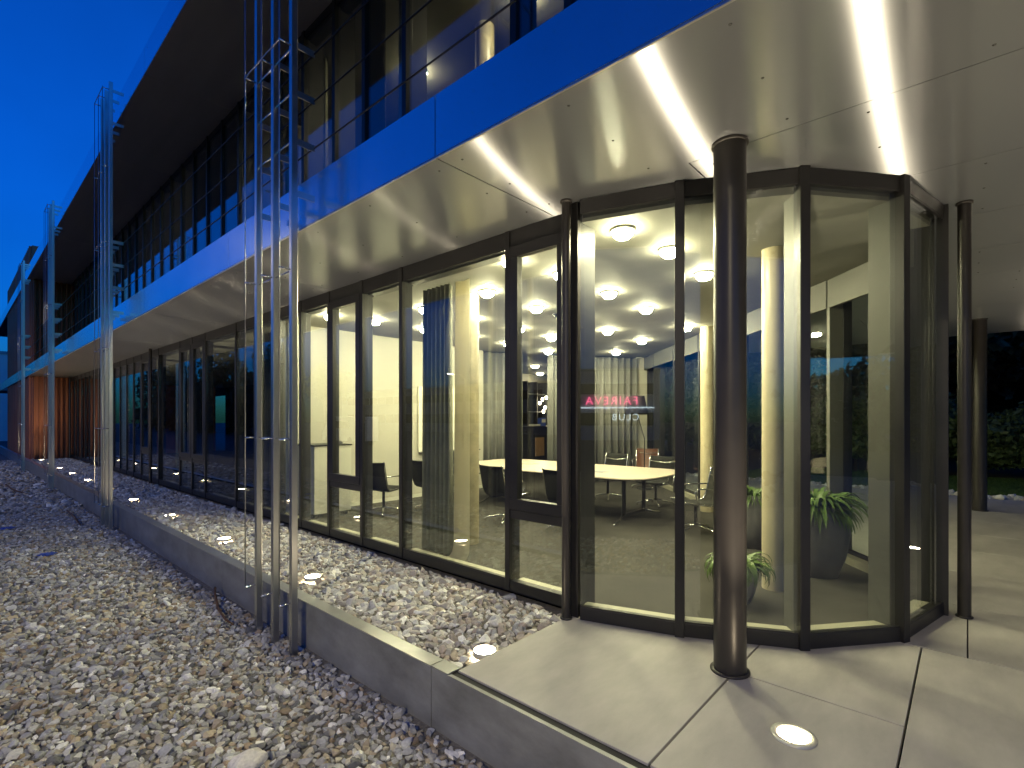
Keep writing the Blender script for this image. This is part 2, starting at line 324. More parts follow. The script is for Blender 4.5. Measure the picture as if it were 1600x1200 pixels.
# canopy soffit: brushed sheets in rows parallel to the facade, with screws
rows = [FX+.016, 3.40, 4.64, 5.88, 7.12, 8.36, 9.60, 10.84, 12.08, 13.32, 14.2]
for r in range(10):
    off = 2.66 if r % 2 == 0 else 1.42
    for k_ in range(-4, 11):
        y0 = off+3.75*k_; y1 = y0+3.75
        if y0 < -13 or (r >= 1 and y0 > 14) or (r >= 2 and y0 > 8): continue
        if r == 1 and y0 > 1: continue
        x1 = rows[r+1] if not (r == 0 and y0 > 2) else 3.62
        if r == 0 and abs(y1-2.66) < .01:
            p = part(MB().prism([(rows[0]+.003, y0+.004), (3.397, y0+.004), (3.397, 1.424), (4.0, 1.424), (4.0, y1-.004), (rows[0]+.003, y1-.004)], SZ, SZ+.02), 'soffit_panel', 'brushed')
        else: p = part(MB().box(rows[r]+.003, x1-.003, y0+.004, y1-.004, SZ, SZ+.02), 'soffit_panel', 'brushed')
        if r < 6 and y0 < 20:
            mb = MB()
            for sx in (rows[r]+.12, (rows[r]+min(x1, rows[r+1]))/2, min(x1, rows[r+1])-.12):
                for sy in np.linspace(y0+.12, y1-.12, 5):
                    mb.lathe([(.0002, -.005), (.006, -.004), (.009, 0)], (sx-3.5*0, sy, SZ), 8)
            o = mb.build('rivets', 'dark_metal', kind='stuff'); o.parent = p
for i in range(14):    # upper eave soffit
    y0 = 2.66+3.75*(i-4); part(MB().box(FX+.005, 3.62, y0+.004, y0+3.746, 7.325, 7.345), 'eave_panel', 'dark_soffit')
part(MB().box(FX+.035, 3.62, -12, 50, 7.346, 7.358), 'eave_backing', 'dark_gap')

# ---- ground floor glazing: one polyline, straight run -> faceted nose -> diagonal garden side
FXG = 3.50
node = [2.49, 3.20, 4.87, 5.70, 6.53, 7.36, 8.20, 9.03, 9.88, 11.52, 12.35, 13.2, 14.9, 15.73, 16.6]
while node[-1] < 27.3: node.append(node[-1]+.83)
node.append(28.2)
CAS = {(2.49, 3.20), (5.70, 6.53), (11.52, 12.35), (12.35, 13.2), (15.73, 16.6)}
def post(p, dirn, w, out, dep, z0, z1, m_out='frame', m_in='frame_inner'):
    # a mullion: outer cap and deep inner fin. dirn = inward normal
    d = Vector(dirn).normalized(); t = (-d.y, d.x)
    def quad(a, b, hw): return [(p[0]+d.x*a+t[0]*hw, p[1]+d.y*a+t[1]*hw), (p[0]+d.x*a-t[0]*hw, p[1]+d.y*a-t[1]*hw), (p[0]+d.x*b-t[0]*hw, p[1]+d.y*b-t[1]*hw), (p[0]+d.x*b+t[0]*hw, p[1]+d.y*b+t[1]*hw)]
    o = part(MB().prism(quad(out, .085, w/2), z0, z1), 'mullion', m_out, .004)
    MB().prism(quad(.0852, dep, w/2-.008), z0+.01, z1-.01).build('inner_fin', m_in, o)
def bay(p, q, z0, z1, casement=False, inner='frame_inner', e=.03, sill=True, head=.10, pelmet=False):
    # p -> q with the inside on the left-hand side
    d = Vector((q[0]-p[0], q[1]-p[1])); L = d.length; d /= L
    def at(s): return (p[0]+d.x*s, p[1]+d.y*s)
    a, b = at(e), at(L-e); h0, h1 = z0+.10, z1-head
    w = kid(empty('window'), bld)
    MB().seg(a, b, .004, .08, z0, h0).build('bottom_rail', 'frame', w, .003); MB().seg(a, b, .004, .08, h1, z1).build('top_rail', 'frame', w, .003)
    if casement:
        zt = z0+.72
        MB().seg(a, b, .004, .08, zt-.04, zt+.04).build('transom', 'frame', w, .003)
        c = at(e+.004), at(L-e-.004)
        k = MB().seg(c[0], c[1], -.010, .06, zt+.045, zt+.145).seg(c[0], c[1], -.010, .06, h1-.105, h1-.005)
        k.seg(c[0], at(e+.10), -.010, .06, zt+.146, h1-.106).seg(at(L-e-.10), c[1], -.010, .06, zt+.146, h1-.106)
        k.build('casement_frame', 'frame', w, .003)
        MB().seg(at(e+.10), at(L-e-.10), .016, .030, zt+.145, h1-.106).build('pane', 'glass', w)
        MB().seg(a, b, .016, .030, h0, zt-.04).build('pane', 'glass', w)
    else:
        MB().seg(a, b, .016, .030, h0, h1).build('pane', 'glass', w)
        MB().seg(a, b, .006, .0158, h0, h0+.012).build('glazing_bead', 'frame', w); MB().seg(a, b, .006, .0158, h1-.012, h1).build('glazing_bead', 'frame', w)
    if sill: MB().seg(a, b, .082, .19, z0+.001, z0+.085).build('sill', 'sill', w)
    MB().seg(a, b, .082, .20, h1-.02, z1).build('head', inner, w)
    if pelmet: MB().seg(a, b, .205, .25, 2.88, 3.199).build('pelmet', 'wall_grey', w)
for i in range(len(node)-1):
    p, q = (FXG, node[i+1]), (FXG, node[i]); bay(p, q, 0, SZ-.004, (node[i], node[i+1]) in CAS, head=.15)
for y in node[1:-1]: post((FXG, y), (1, 0), .058, -.006, .15, 0, SZ-.003)
part(MB().box(3.63, 3.72, 2.40, 28.2, 3.262, 3.40), 'head_closure', 'dark_gap')
NO = [(3.36, 2.33), (3.60, 1.576), (3.968, .841), (4.60, .335), (5.47, .133), (6.28, .45), (6.95, 1.02), (7.62, 1.70)]
dg = Vector((.73, .684)).normalized()
for s in (1.4, 2.8, 4.2, 5.6, 6.55): NO.append((7.62+dg.x*s, 1.70+dg.y*s))
part(MB().box(3.39, 3.50, 2.335, 2.475, 0, SZ-.003), 'corner_post', 'frame', .004)
part(MB().box(3.501, 3.66, 2.345, 2.50, 0, 3.32), 'corner_fin', 'frame_inner')
for i in range(len(NO)-1): bay(NO[i], NO[i+1], 0, SZ-.004 if i < 7 else SZ-.004, inner='frame_pale' if i else 'frame_inner', e=.032, pelmet=i >= 4)
for i in range(1, len(NO)):
    a = Vector(NO[i])-Vector(NO[i-1]); b = (Vector(NO[i+1])-Vector(NO[i])) if i < len(NO)-1 else a
    t = (a.normalized()+b.normalized()).normalized(); post(NO[i], (-t.y, t.x), .068, -.016, .24, 0, SZ-.003, 'frame', ('frame_inner' if i in (1, 4) else 'frame_pale') if i < 8 else 'frame_inner')
# columns and thin pipes outside the glass
def column(x, y, r, h, m='column_paint', ring=.02):
    c = part(MB().lathe([(r, .0), (r, h)], (x, y, 0), 32), 'column', m)
    if ring: MB().lathe([(r+.002, 0), (r+ring, 0), (r+ring, .012), (r+.001, .013)], (x, y, .0005), 32).build('foot_collar', m, c); MB().lathe([(r+.001, h-.02), (r+.012, h-.018), (r+.012, h-.002)], (x, y, 0), 32).build('head_collar', m, c)
    return c
column(3.33, 1.126, .098, SZ); column(3.325, 2.40, .036, SZ, ring=.012); column(5.50, .02, .044, SZ, ring=.012); column(12.1, -.15, .105, SZ)
column(3.40, 15.2, .036, SZ, ring=0); column(3.40, 27.6, .036, SZ, ring=0); column(12.1, -6.0, .105, SZ)

# ---- upper storey windows
node2 = [-12+.83*i for i in range(17)]; node2 = [y for y in node2 if y < 1.9]+[2.52, 3.14, 4.82, 5.67, 6.41, 7.3]+[8.13+.83*i for i in range(24)]+[28.2]
for i in range(len(node2)-1): bay((3.52, node2[i+1]), (3.52, node2[i]), 3.775, 7.32, sill=False)
for y in node2[1:-1]: post((3.52, y), (1, 0), .075, -.015, .30, 3.775, 7.32)
# railing cables above the lower fascia
for z in (3.96, 4.37, 4.78): part(MB().tube([(2.14, -12, z), (2.14, 28.2, z)], .007, 6), 'railing_cable', 'dark_metal')

# ---- rooms behind the glass
room = [(3.78, 8.40), (3.78, 2.45), (3.62, 2.33), (3.85, 1.68), (4.15, 1.05), (4.68, .58), (5.42, .36), (6.2, .62), (6.8, 1.13), (7.5, 1.83), (12.3, 6.33), (12.3, 8.40)]
flr = [(3.585, 28.2), (3.585, 2.5), (3.45, 2.33), (3.68, 1.60), (4.03, .90), (4.63, .42), (5.46, .225), (6.23, .53), (6.88, 1.09), (7.55, 1.77), (12.34, 6.26), (16, 10), (16, 28.2)]
MB().prism([(x, y) for x, y in flr][::-1][::-1], -.04, .006).build('floor', 'carpet', kind='structure')
MB().prism([(x+(.12 if 0 else 0), y) for x, y in flr], 3.20, 3.26).build('ceiling', 'ceiling', kind='structure')
MB().box(3.80, 8.35, 8.40, 8.55, 0, 3.20).build('wall_partition', 'wall', kind='structure')
MB().box(3.79, 8.35, 8.385, 8.399, 0.006, .07).build('skirting', 'white_lacquer', kind='structure')
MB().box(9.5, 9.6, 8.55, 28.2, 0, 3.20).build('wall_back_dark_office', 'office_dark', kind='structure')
MB().box(10.9, 16, 11.6, 11.7, 0, 3.2).build('wall_kitchen_back', 'wall', kind='structure')
MB().box(9.6, 10.9, 11.6, 11.7, 0, 3.2).build('wall_kitchen_side', 'wall', kind='structure')
MB().seg((12.35, 6.30), (16, 9.72), .1, .2, 0, 3.2).build('wall_kitchen_garden', 'wall', kind='structure')
MB().box(3.78, 9.0, 28.05, 28.19, 0, 7.3).build('wall_end', 'rust', kind='structure')
MB().box(3.6, 14.2, -12, 28.2, 3.745, 3.79).build('floor_upper', 'carpet', kind='structure')
MB().box(3.6, 14.2, -12, 28.2, 7.27, 7.31).build('ceiling_upper', 'ceiling', kind='structure')
MB().box(8.6, 8.7, -12, 28.2, 3.79, 7.27).build('wall_upper_back', 'wall', kind='structure')
for y in (-3.0, 9.6, 17.1): MB().box(3.82, 8.6, y, y+.12, 3.79, 7.27).build('wall_upper_cross', 'wall', kind='structure')
# slatted rust-brown block at the far end
rb = empty('slatted_block', (2.3, 28.3, GZ), label='rust brown block with vertical slats at the far end of the facade', cat='building')
def rpart(mb, name, m): return kid(mb.build(name, m), rb)
rpart(MB().box(2.32, 9, 28.42, 40, GZ-.1, 8.7), 'wall', 'rust')
for i in range(8):
    x = 2.36+i*.165
    rpart(MB().box(x, x+.06, 28.24, 28.40, 0, 3.34), 'slat', 'rust_fin'); rpart(MB().box(x, x+.06, 28.24, 28.40, 3.80, 7.31), 'slat', 'rust_fin')
for i in range(27):
    y = 28.6+i*.42; rpart(MB().box(2.25, 2.318, y, y+.12, GZ, 8.7), 'slat', 'rust')
for i in range(6): rpart(MB().box(2.5+i*.8, 2.56+i*.8, 28.34, 28.418, 7.8, 8.7), 'slat', 'rust')
# ------------------------------------------------------------------ recessed uplights
def uplight(x, y, z, lab, r=.075, w=1.0, ring=True):
    t = empty('uplight', (x, y, z), label=lab, cat='ground light', group='recessed uplights')
    ro = 1.42 if ring else 1.10
    MB().lathe([(r*ro, -.03), (r*ro, .004), (r*(ro-.04), .008), (r*1.02, .008), (r, .002), (r, -.02)], n=32).build('trim_ring', 'ring_metal', t)
    MB().lathe([(r*.999, .001), (r*.6, .004), (.0005, .005)], n=24).build('lens', 'up_glow', t)
    ld = bpy.data.lights.new('uplight_beam', 'SPOT'); ld.energy = UP_W*w; ld.color = (1, .84, .58); ld.spot_size = math.radians(95); ld.spot_blend = .8; ld.shadow_soft_size = .035
    lo = bpy.data.objects.new('uplight_beam', ld); COL.objects.link(lo); lo.parent = t; lo.location = (0, 0, .02); lo.rotation_euler = (math.pi, 0, 0)
for i in range(11):
    lab = 'glowing round uplight in the raised gravel, ' + (ORD[i]+' from the paving' if i else 'nearest the paving corner')
    uplight(2.50, 2.50+2.48*i, -.010, lab, ring=False, w=.35 if i == 10 else 1)
uplight(2.86, .655, .0, 'glowing round uplight with steel rim set in the paving')
for x, y, w_, wd in ((2.86, -1.9, .8, 'past the canopy column'), (4.9, -1.5, .9, 'in front of the rounded end'), (7.6, -1.3, .9, 'beyond the rounded end'), (10.4, -1.2, .9, 'near the far canopy column')):
    uplight(x, y, .0, 'round uplight set in the paving '+wd, w=w_)

# ------------------------------------------------------------------ steel pole trios with trellis rods
def trio(yc, lab, lean=0):
    t = empty('pole_trio', (1.96, yc, GZ-.2), label=lab, cat='steel poles', group='trios of stainless poles')
    P = [yc-.36, yc, yc+.36]
    def k(mb, name, m, bev=0): return kid(mb.build(name, m, bevel=bev), t)
    for y in P:
        k(MB().box(1.93, 1.985, y-.024, y+.024, GZ-.2, 7.62), 'pole', 'steel', .004)
        k(MB().tube([(1.84, y, .04), (1.84, y, 7.5)], .005, 6), 'rod', 'steel')
        for z in (.05, 1.43, 2.86, 4.75, 6.1, 7.48): k(MB().tube([(1.835, y, z), (1.932, y, z)], .008, 6), 'spacer', 'chrome')
        for z in (3.52, 3.96, 4.37, 4.78, 6.9, 7.48):
            k(MB().prism([(1.984, y-.004), (2.145, y-.004), (2.145, y+.004), (1.984, y+.004)], z-.03, z+.025), 'bracket', 'steel')
    for z in (3.96, 4.37, 4.75, 1.43, 2.86):
        for a in (0, 1): k(MB().tube([(1.957, P[a]+.02, z), (1.957, P[a+1]-.02, z)], .008, 6), 'cross_rod', 'chrome')
    for z in (4.75, 7.48):
        for a in (0, 1): k(MB().tube([(1.84, P[a], z), (1.84, P[a+1], z)], .006, 6), 'cross_rod', 'steel')
trio(4.60, 'three tall stainless poles nearest the camera with thin rods')
trio(11.75, 'three tall stainless poles second from the camera reaching the roof edge')
trio(19.1, 'three tall stainless poles third along the facade')
trio(27.0, 'three stainless poles farthest away in front of the slatted block')

# ------------------------------------------------------------------ meeting room
def lampthing(x, y, z, lab, m='lamp_glow', grp='meeting room ceiling lamps', r=.098):
    t = empty('ceiling_lamp', (x, y, z), label=lab, cat='ceiling lamp', group=grp)
    MB().lathe([(r*.9, 0), (r, -.004), (r, -.02), (r*.93, -.022)], n=24).build('base', 'whiteboard', t)
    MB().lathe([(r*.93, -.02), (r*.85, -.05), (r*.55, -.078), (.001, -.09)], n=20).build('shade', m, t)
L = [(3.80, 2.16), (4.53, 2.08), (5.52, 2.14), (3.80, 3.42), (4.49, 3.30), (5.56, 3.35), (4.49, 4.45), (5.61, 4.57), (6.70, 3.43), (4.59, 5.80), (5.61, 7.09), (6.7, 4.6), (6.7, 5.85), (7.92, 4.80), (7.82, 6.0), (9.38, 4.9), (9.40, 7.3), (3.95, 7.30), (6.75, 7.1), (5.6, 5.85), (8.5, 3.6), (10.6, 6.2), (7.9, 7.2), (4.6, 7.1)]
ROWS = [2.12, 3.4, 4.6, 5.9, 7.2]
def order(v, vals): return ORD[vals.index(v)]
for x, y in L:
    near = lambda yy: min(ROWS, key=lambda q: abs(q-yy)); row = sorted([p for p in L if near(p[1]) == near(y)])
    lampthing(x, y, 3.20, 'glowing round ceiling lamp, %s from gravel side, %s row from rounded end' % (ORD[row.index((x, y))], ORD[ROWS.index(min(ROWS, key=lambda q: abs(q-y)))]))
# columns inside
def incol(x, y, r, m, lab): MB().lathe([(r, .006), (r, 3.2)], (x, y, 0), 32).build('interior_column', m, label=lab, cat='column')
incol(4.50, 4.78, .125, 'concrete_column', 'round concrete column behind the bunched curtain')
incol(5.215, 1.36, .105, 'cream_column', 'cream round column beside the potted fern in the rounded end')
incol(8.80, 3.36, .11, 'cream_column', 'cream round column behind the chair at the table end')
incol(5.6, 6.2-20, .1, 'cream_column', 'cream round column out under the canopy') if False else None
MB().lathe([(.14, 3.79), (.14, 7.27)], (5.2, 5.2, 0), 32).build('interior_column', 'cream_column', label='pale round column behind the upper storey window', cat='column')
# table
def rr(cx, cy, hx, hy, r, n=8):
    P = []
    for sx, sy, a0 in ((1, 1, 0), (-1, 1, 90), (-1, -1, 180), (1, -1, 270)):
        for k in range(n+1):
            a = math.radians(a0+90*k/n); P.append((cx+sx*(hx-r)+r*math.cos(a), cy+sy*(hy-r)+r*math.sin(a)))
    return P
tb = empty('conference_table', (7.40, 5.45, 0), label='long pale conference table with rounded corners and dark legs', cat='table')
MB().prism(rr(0, 0, .92, 2.05, .5), .722, .742, True).build('table_top', 'table_top', tb, .003)
MB().prism(rr(0, 0, .90, 2.03, .5), .706, .7215, True).build('edge_band', 'dark_metal', tb)
for yy in (-1.45, 0, 1.45):
    for xx in (-.33, .33): MB().tube([(xx, yy, .08), (xx, yy, .705)], .033, 16).build('leg', 'dark_metal', tb)
    for sx in (-1, 1):
        MB().tube([(sx*.30, yy, .12), (sx*.55, yy-.05, .05), (sx*.74, yy-.08, .03), (sx*.76, yy-.08, .006)], [.022, .018, .016, .02], 10).build('foot', 'chrome', tb)
    MB().box(-.33, .33, yy-.03, yy+.03, .07, .12).build('foot_bar', 'dark_metal', tb)
MB().box(-.10, .10, -1.5, 1.5, .62, .70).build('cable_tray', 'dark_metal', tb)
MB().box(7.30, 7.60, 6.1, 6.4, .743, .746).build('paper_sheet', 'whiteboard', label='white sheet of paper lying on the conference table', cat='paper')
MB().box(7.0, 7.21, 4.35, 4.65, .743, .747).build('notepad', 'grey_clad', label='grey notepad lying on the near end of the table', cat='notepad')
# chair
def make_chair(lab, mesh='mesh_black'):
    t = empty('conference_chair', label=lab, cat='chair', group='mesh conference chairs')
    prof = [(.25, .435), (.235, .455), (.15, .445), (0, .425), (-.13, .415), (-.20, .425), (-.245, .46), (-.275, .53), (-.30, .64), (-.335, .80), (-.352, .885), (-.37, .893)]
    W_ = .255; vs = []; fs = []
    for x, z in prof:
        for y in (-W_+.008, 0, W_-.008): vs.append((x, y, z-.008 if y == 0 else z))
    n = len(prof)
    for i in range(n-1):
        for j in (0, 1): a = i*3+j; fs.append((a, a+1, a+4, a+3))
    mb = MB(); mb.add(vs, fs, True); s = mb.build('sling', mesh, t); so = s.modifiers.new('thick', 'SOLIDIFY'); so.thickness = .012
    for sy in (-1, 1):
        MB().tube([(x, sy*W_, z) for x, z in prof], .012, 8).build('rail', 'chrome', t)
        MB().tube([(.03, sy*W_, .43), (.075, sy*(W_+.025), .50), (.10, sy*(W_+.03), .60), (.06, sy*(W_+.03), .645), (-.08, sy*(W_+.03), .65), (-.24, sy*(W_+.012), .655), (-.305, sy*W_, .66)], .011, 8).build('armrest', 'chrome', t)
    MB().tube([(-.335, -W_, .80), (-.325, 0, .775), (-.335, W_, .80)], .009, 8).build('back_spreader', 'chrome', t)
    MB().tube([(.02, -W_, .42), (-.02, -.1, .375), (-.02, .1, .375), (.02, W_, .42)], .013, 8).build('seat_spreader', 'chrome', t)
    MB().tube([(-.02, 0, .10), (-.02, 0, .38)], .024, 12).build('stem', 'dark_metal', t)
    for a in range(4):
        c, s_ = math.cos(a*math.pi/2+.6), math.sin(a*math.pi/2+.6)
        MB().tube([(-.02, 0, .115), (-.02+c*.12, s_*.12, .095), (-.02+c*.31, s_*.31, .062), (-.02+c*.335, s_*.335, .045), (-.02+c*.335, s_*.335, .007)], [.02, .017, .013, .013, .016], 8).build('leg', 'chrome', t)
    return t
chairs = [(7.02, 2.86, 134, 'mesh chair at the near end of the table with chrome armrests'),
          (5.98, 4.22, 4, 'mesh chair with its back to the narrow opening window'),
          (5.85, 5.35, -3, 'mesh chair on the window side beside the concrete column'),
          (4.95, 7.35, 20, 'mesh chair on the window side against the cream wall'),
          (5.72, 6.95, 0, 'mesh chair half hidden behind the bunched curtain'),
          (8.75, 4.30, 182, 'mesh chair across the table by the standing lamp'),
          (8.80, 5.35, 178, 'mesh chair across the table before the grey curtain'),
          (8.80, 6.45, 180, 'mesh chair across the table near the curtain gap'),
          (7.3, 7.95, -92, 'mesh chair at the far end of the table by the wall')]
c0 = make_chair(chairs[0][3])
for i, (x, y, a, lab) in enumerate(chairs):
    o = c0 if i == 0 else copy_tree(c0); o.location = (x, y, .006); o.rotation_euler = (0, 0, math.radians(a)); o['label'] = lab
cb = make_chair('brown leather chair far back by the dark garden windows', 'leather_brown'); cb.location = (10.9, 5.6, .006); cb.rotation_euler = (0, 0, math.radians(200)); cb['group'] = 'single brown chair'
# cabinet with drawers
kb = empty('drawer_cabinet', (4.26, 8.02, 0), label='white drawer cabinet on castors against the cream wall', cat='cabinet')
MB().box(-.36, .28, -.30, .30, .08, 1.13).build('body', 'white_lacquer', kb, .004)
MB().box(-.37, .30, -.31, .31, 1.165, 1.185).build('top', 'dark_metal', kb)
MB().box(-.36, .29, -.30, .30, 1.132, 1.164).build('riser', 'white_lacquer', kb)
for i in range(4):
    d = MB().box(.2805, .296, -.29, .29, .10+i*.255, .345+i*.255).build('drawer', 'white_lacquer', kb, .003); MB().box(.297, .315, .18, .27, .29+i*.255, .305+i*.255).build('handle', 'dark_metal', d)
for x in (-.3, .22):
    for y in (-.24, .24): MB().tube([(x, y-.012, .042), (x, y+.012, .042)], .035, 14).build('castor', 'rubber', kb)
MB().lathe([(.09, 0), (.085, .03), (.05, .05), (.001, .055)], (4.42, 7.95, 1.186), 16).build('conference_phone', 'black_shade', label='dark domed device on top of the drawer cabinet', cat='phone')
wb = empty('whiteboard', (7.2, 8.37, .93), label='white wall board with a thin tray on the cream wall', cat='whiteboard')
MB().box(-.75, .95, -.015, .012, 0, 1.35).build('board', 'whiteboard', wb); MB().box(-.76, .96, -.07, -.016, -.03, -.012).build('tray', 'dark_metal', wb)
MB().box(5.18, 5.26, 8.385, 8.399, 1.55, 1.63).build('light_switch', 'grey_clad', label='small light switch plate on the cream wall', cat='switch')
# curtains
def curtain(p, q, z0, z1, wl, amp, m, lab, name='curtain', cat='curtain', jit=.3):
    d = Vector((q[0]-p[0], q[1]-p[1])); Ln = d.length; d /= Ln; nn = (-d.y, d.x); N = max(8, int(Ln/wl*10)); vs = []; ph = 0
    for i in range(N+1):
        s = Ln*i/N; ph += 2*math.pi*(Ln/N)/wl*random.uniform(1-jit, 1+jit); o = amp*math.sin(ph); o2 = amp*1.25*math.sin(ph+.25)
        vs += [(p[0]+d.x*s+nn[0]*o2, p[1]+d.y*s+nn[1]*o2, z0), (p[0]+d.x*s+nn[0]*o, p[1]+d.y*s+nn[1]*o, (z0+z1)/2), (p[0]+d.x*s+nn[0]*o*.8, p[1]+d.y*s+nn[1]*o*.8, z1)]
    fs = [f for i in range(N) for f in ((3*i, 3*i+3, 3*i+4, 3*i+1), (3*i+1, 3*i+4, 3*i+5, 3*i+2))]
    mb = MB(); mb.add(vs, fs, True); o = mb.build(name, m, label=lab, cat=cat); so = o.modifiers.new('thick', 'SOLIDIFY'); so.thickness = .004; return o
curtain((8.40, 8.46), (9.24, 7.97), .02, 3.17, .17, .045, 'curtain', 'grey pleated curtain beside the concrete column')
curtain((9.81, 7.63), (11.95, 6.36), .02, 3.17, .19, .05, 'curtain', 'grey pleated curtain behind the table and standing lamp')
curtain((3.90, 4.42), (3.92, 4.98), .03, 3.17, .085, .05, 'curtain_green', 'dark green bunched curtain gathered by the wide window')
lb = MB()
zz = [3.17, 2.5, 1.6, .8, .3, .16, .09, .045, .03]; yo = [.05, .035, .02, .008, 0, 0, -.01, -.03, -.07]; xo = [0, 0, 0, 0, 0, -.005, -.02, -.05, -.11]
lb.add([v for z, o, x_ in zip(zz, yo, xo) for v in ((3.89+x_, 4.13+o*0, z), (3.92+x_, 4.26, z-.003), (3.88+x_, 4.38-o*.6, z))], [f for i in range(len(zz)-1) for f in ((3*i, 3*i+1, 3*i+4, 3*i+3), (3*i+1, 3*i+2, 3*i+5, 3*i+4))], True)
o = lb.build('blind_strip', 'lamella', label='pale hanging blind strip curling at the floor', cat='blind'); so = o.modifiers.new('thick', 'SOLIDIFY'); so.thickness = .003
MB().box(8.35, 8.42, 8.3, 8.4, 3.165, 3.199).build('curtain_track', 'dark_metal', label='short dark curtain track end under the ceiling', cat='track') if False else None
MB().prism([(11.98, 6.42), (12.20, 6.22), (12.34, 6.36), (12.12, 6.58)], .006, 3.2).build('wall_pier', 'wall', kind='structure')
# standing lamp
fl = empty('standing_lamp', (10.62, 5.48, .006), label='black standing lamp with a wide drum shade', cat='lamp')
MB().lathe([(.001, .03), (.16, .03), (.17, .02), (.17, 0)], n=28).build('foot', 'dark_metal', fl)
MB().tube([(0, 0, .03), (0, 0, 1.15), (-.12, .13, 1.75), (-.12, .13, 2.05)], .012, 8).build('stand', 'dark_metal', fl)
MB().lathe([(.17, 2.12), (.26, 1.70), (.255, 1.70), (.165, 2.115)], (-.12, .13, 0), 32).build('lamp_shade', 'black_shade', fl)
MB().lathe([(.10, 0), (.10, -.02), (.075, -.03), (.075, -.05), (.001, -.052)], (6.22, 4.62, 3.2), 20).build('smoke_detector', 'dark_metal', label='dark smoke detector on the concrete ceiling', cat='detector')
# things behind the curtain gap
def simple(mb, name, m, lab, cat, bev=0): return mb.build(name, m, label=lab, cat=cat, bevel=bev)
kc = empty('sideboard', (12.2, 10.0, 0), label='dark sideboard with a wood front seen through the curtain gap', cat='cabinet')
MB().box(-1.1, 1.1, -.25, .3, .02, 1.36).build('body', 'black_shade', kc); MB().box(-.30, .12, -.275, -.252, .48, 1.04).build('door', 'wood', kc); MB().box(-1.12, 1.12, -.28, .32, 1.361, 1.39).build('top', 'dark_metal', kc)
ctn = simple(MB().box(12.22, 12.44, 9.76, 9.90, 1.392, 1.64), 'carton', 'blue_card', 'blue and white box standing on the dark sideboard', 'box')
MB().box(12.24, 12.42, 9.745, 9.758, 1.50, 1.60).build('sticker', 'whiteboard', ctn)
simple(MB().box(11.85, 12.15, 9.74, 9.95, 1.392, 1.45), 'tray', 'whiteboard', 'white tray lying on the dark sideboard', 'tray')
bs = empty('open_shelf', (13.9, 11.35, 0), label='dark open shelf with small lights beyond the curtain gap', cat='shelf')
for i in range(4): MB().box(-.7, .8, -.2, .2, .6+i*.62, .63+i*.62).build('shelf_board', 'black_shade', bs)
for x in (-.72, -.2, .35, .8): MB().box(x, x+.05, -.21, .21, 0, 2.9).build('upright', 'black_shade', bs)
for i, (x, z) in enumerate(((13.75, 2.15), (13.9, 2.28), (14.05, 2.0), (13.95, 1.86), (14.12, 2.35))):
    simple(MB().lathe([(.001, .06), (.035, .05), (.04, 0), (.02, -.04), (.001, -.045)], (x, 11.05, z), 12), 'small_lamp', 'back_glow', 'small bulb glowing %s along the shelf beyond the gap' % ORD[i], 'bulb')
for i, (x, y) in enumerate(((11.66, 9.55), (13.7, 11.0), (12.9, 8.9))): lampthing(x, y, 3.20, 'round ceiling lamp %s beyond the curtain gap' % ORD[i], 'back_glow', 'kitchen ceiling lamps', .13)
# potted plants
def plant(x, y, R, H, nl, ln, lab, droop=1.0):
    t = empty('potted_plant', (x, y, .006), label=lab, cat='plant')
    MB().lathe([(.001, 0), (R*.62, 0), (R*.86, H*.28), (R, H*.62), (R*.93, H*.93), (R*.86, H), (R*.80, H), (R*.80, H*.9), (.001, H*.88)], n=36).build('pot', 'pot', t)
    V = []; Fq = []
    for i in range(nl):
        a = random.uniform(0, 2*math.pi); L_ = ln*random.uniform(.6, 1.15); el = random.uniform(.5, 1.35); w = L_*random.uniform(.03, .065); r0 = random.uniform(0, R*.5); p = Vector((r0*math.cos(a), r0*math.sin(a), H*.88)); ns = 7
        for s in range(ns+1):
            e = el-droop*(s/ns)**1.2*2.2; ww = w*math.sin(math.pi*min(.97, .12+.86*s/ns)); tx, ty = -math.sin(a)*ww, math.cos(a)*ww
            V += [(p.x-tx, p.y-ty, p.z+.2*ww), (p.x, p.y, p.z-.1*ww), (p.x+tx, p.y+ty, p.z+.2*ww)]
            p = p+Vector((math.cos(a)*math.cos(e), math.sin(a)*math.cos(e), math.sin(e)))*(L_/ns)
        b = i*(ns+1)*3
        for s in range(ns): Fq += [(b+3*s, b+3*s+1, b+3*s+4, b+3*s+3), (b+3*s+1, b+3*s+2, b+3*s+5, b+3*s+4)]
    mb = MB(); mb.add(V, Fq, True); mb.build('foliage', 'leaf', t)
plant(6.00, 1.16, .30, .72, 300, .46, 'large grey bowl planter with arching green leaves in the rounded end')
plant(4.62, 1.50, .165, .33, 260, .34, 'small dark pot with trailing fern behind the canopy column', 1.5)
plant(6.75, 2.0, .26, .66, 150, .36, 'grey planter partly hidden behind the cream column')
st2 = empty('side_table', (6.55, 1.42, .006), label='round pale side table behind the large planter', cat='table')
MB().lathe([(.001, .72), (.30, .72), (.30, .745), (.001, .745)], n=32).build('table_top', 'table_top', st2); MB().tube([(0, 0, 0), (0, 0, .72)], .03, 12).build('leg', 'dark_metal', st2); MB().lathe([(.2, 0), (.2, .015), (.001, .02)], n=24).build('foot', 'dark_metal', st2)
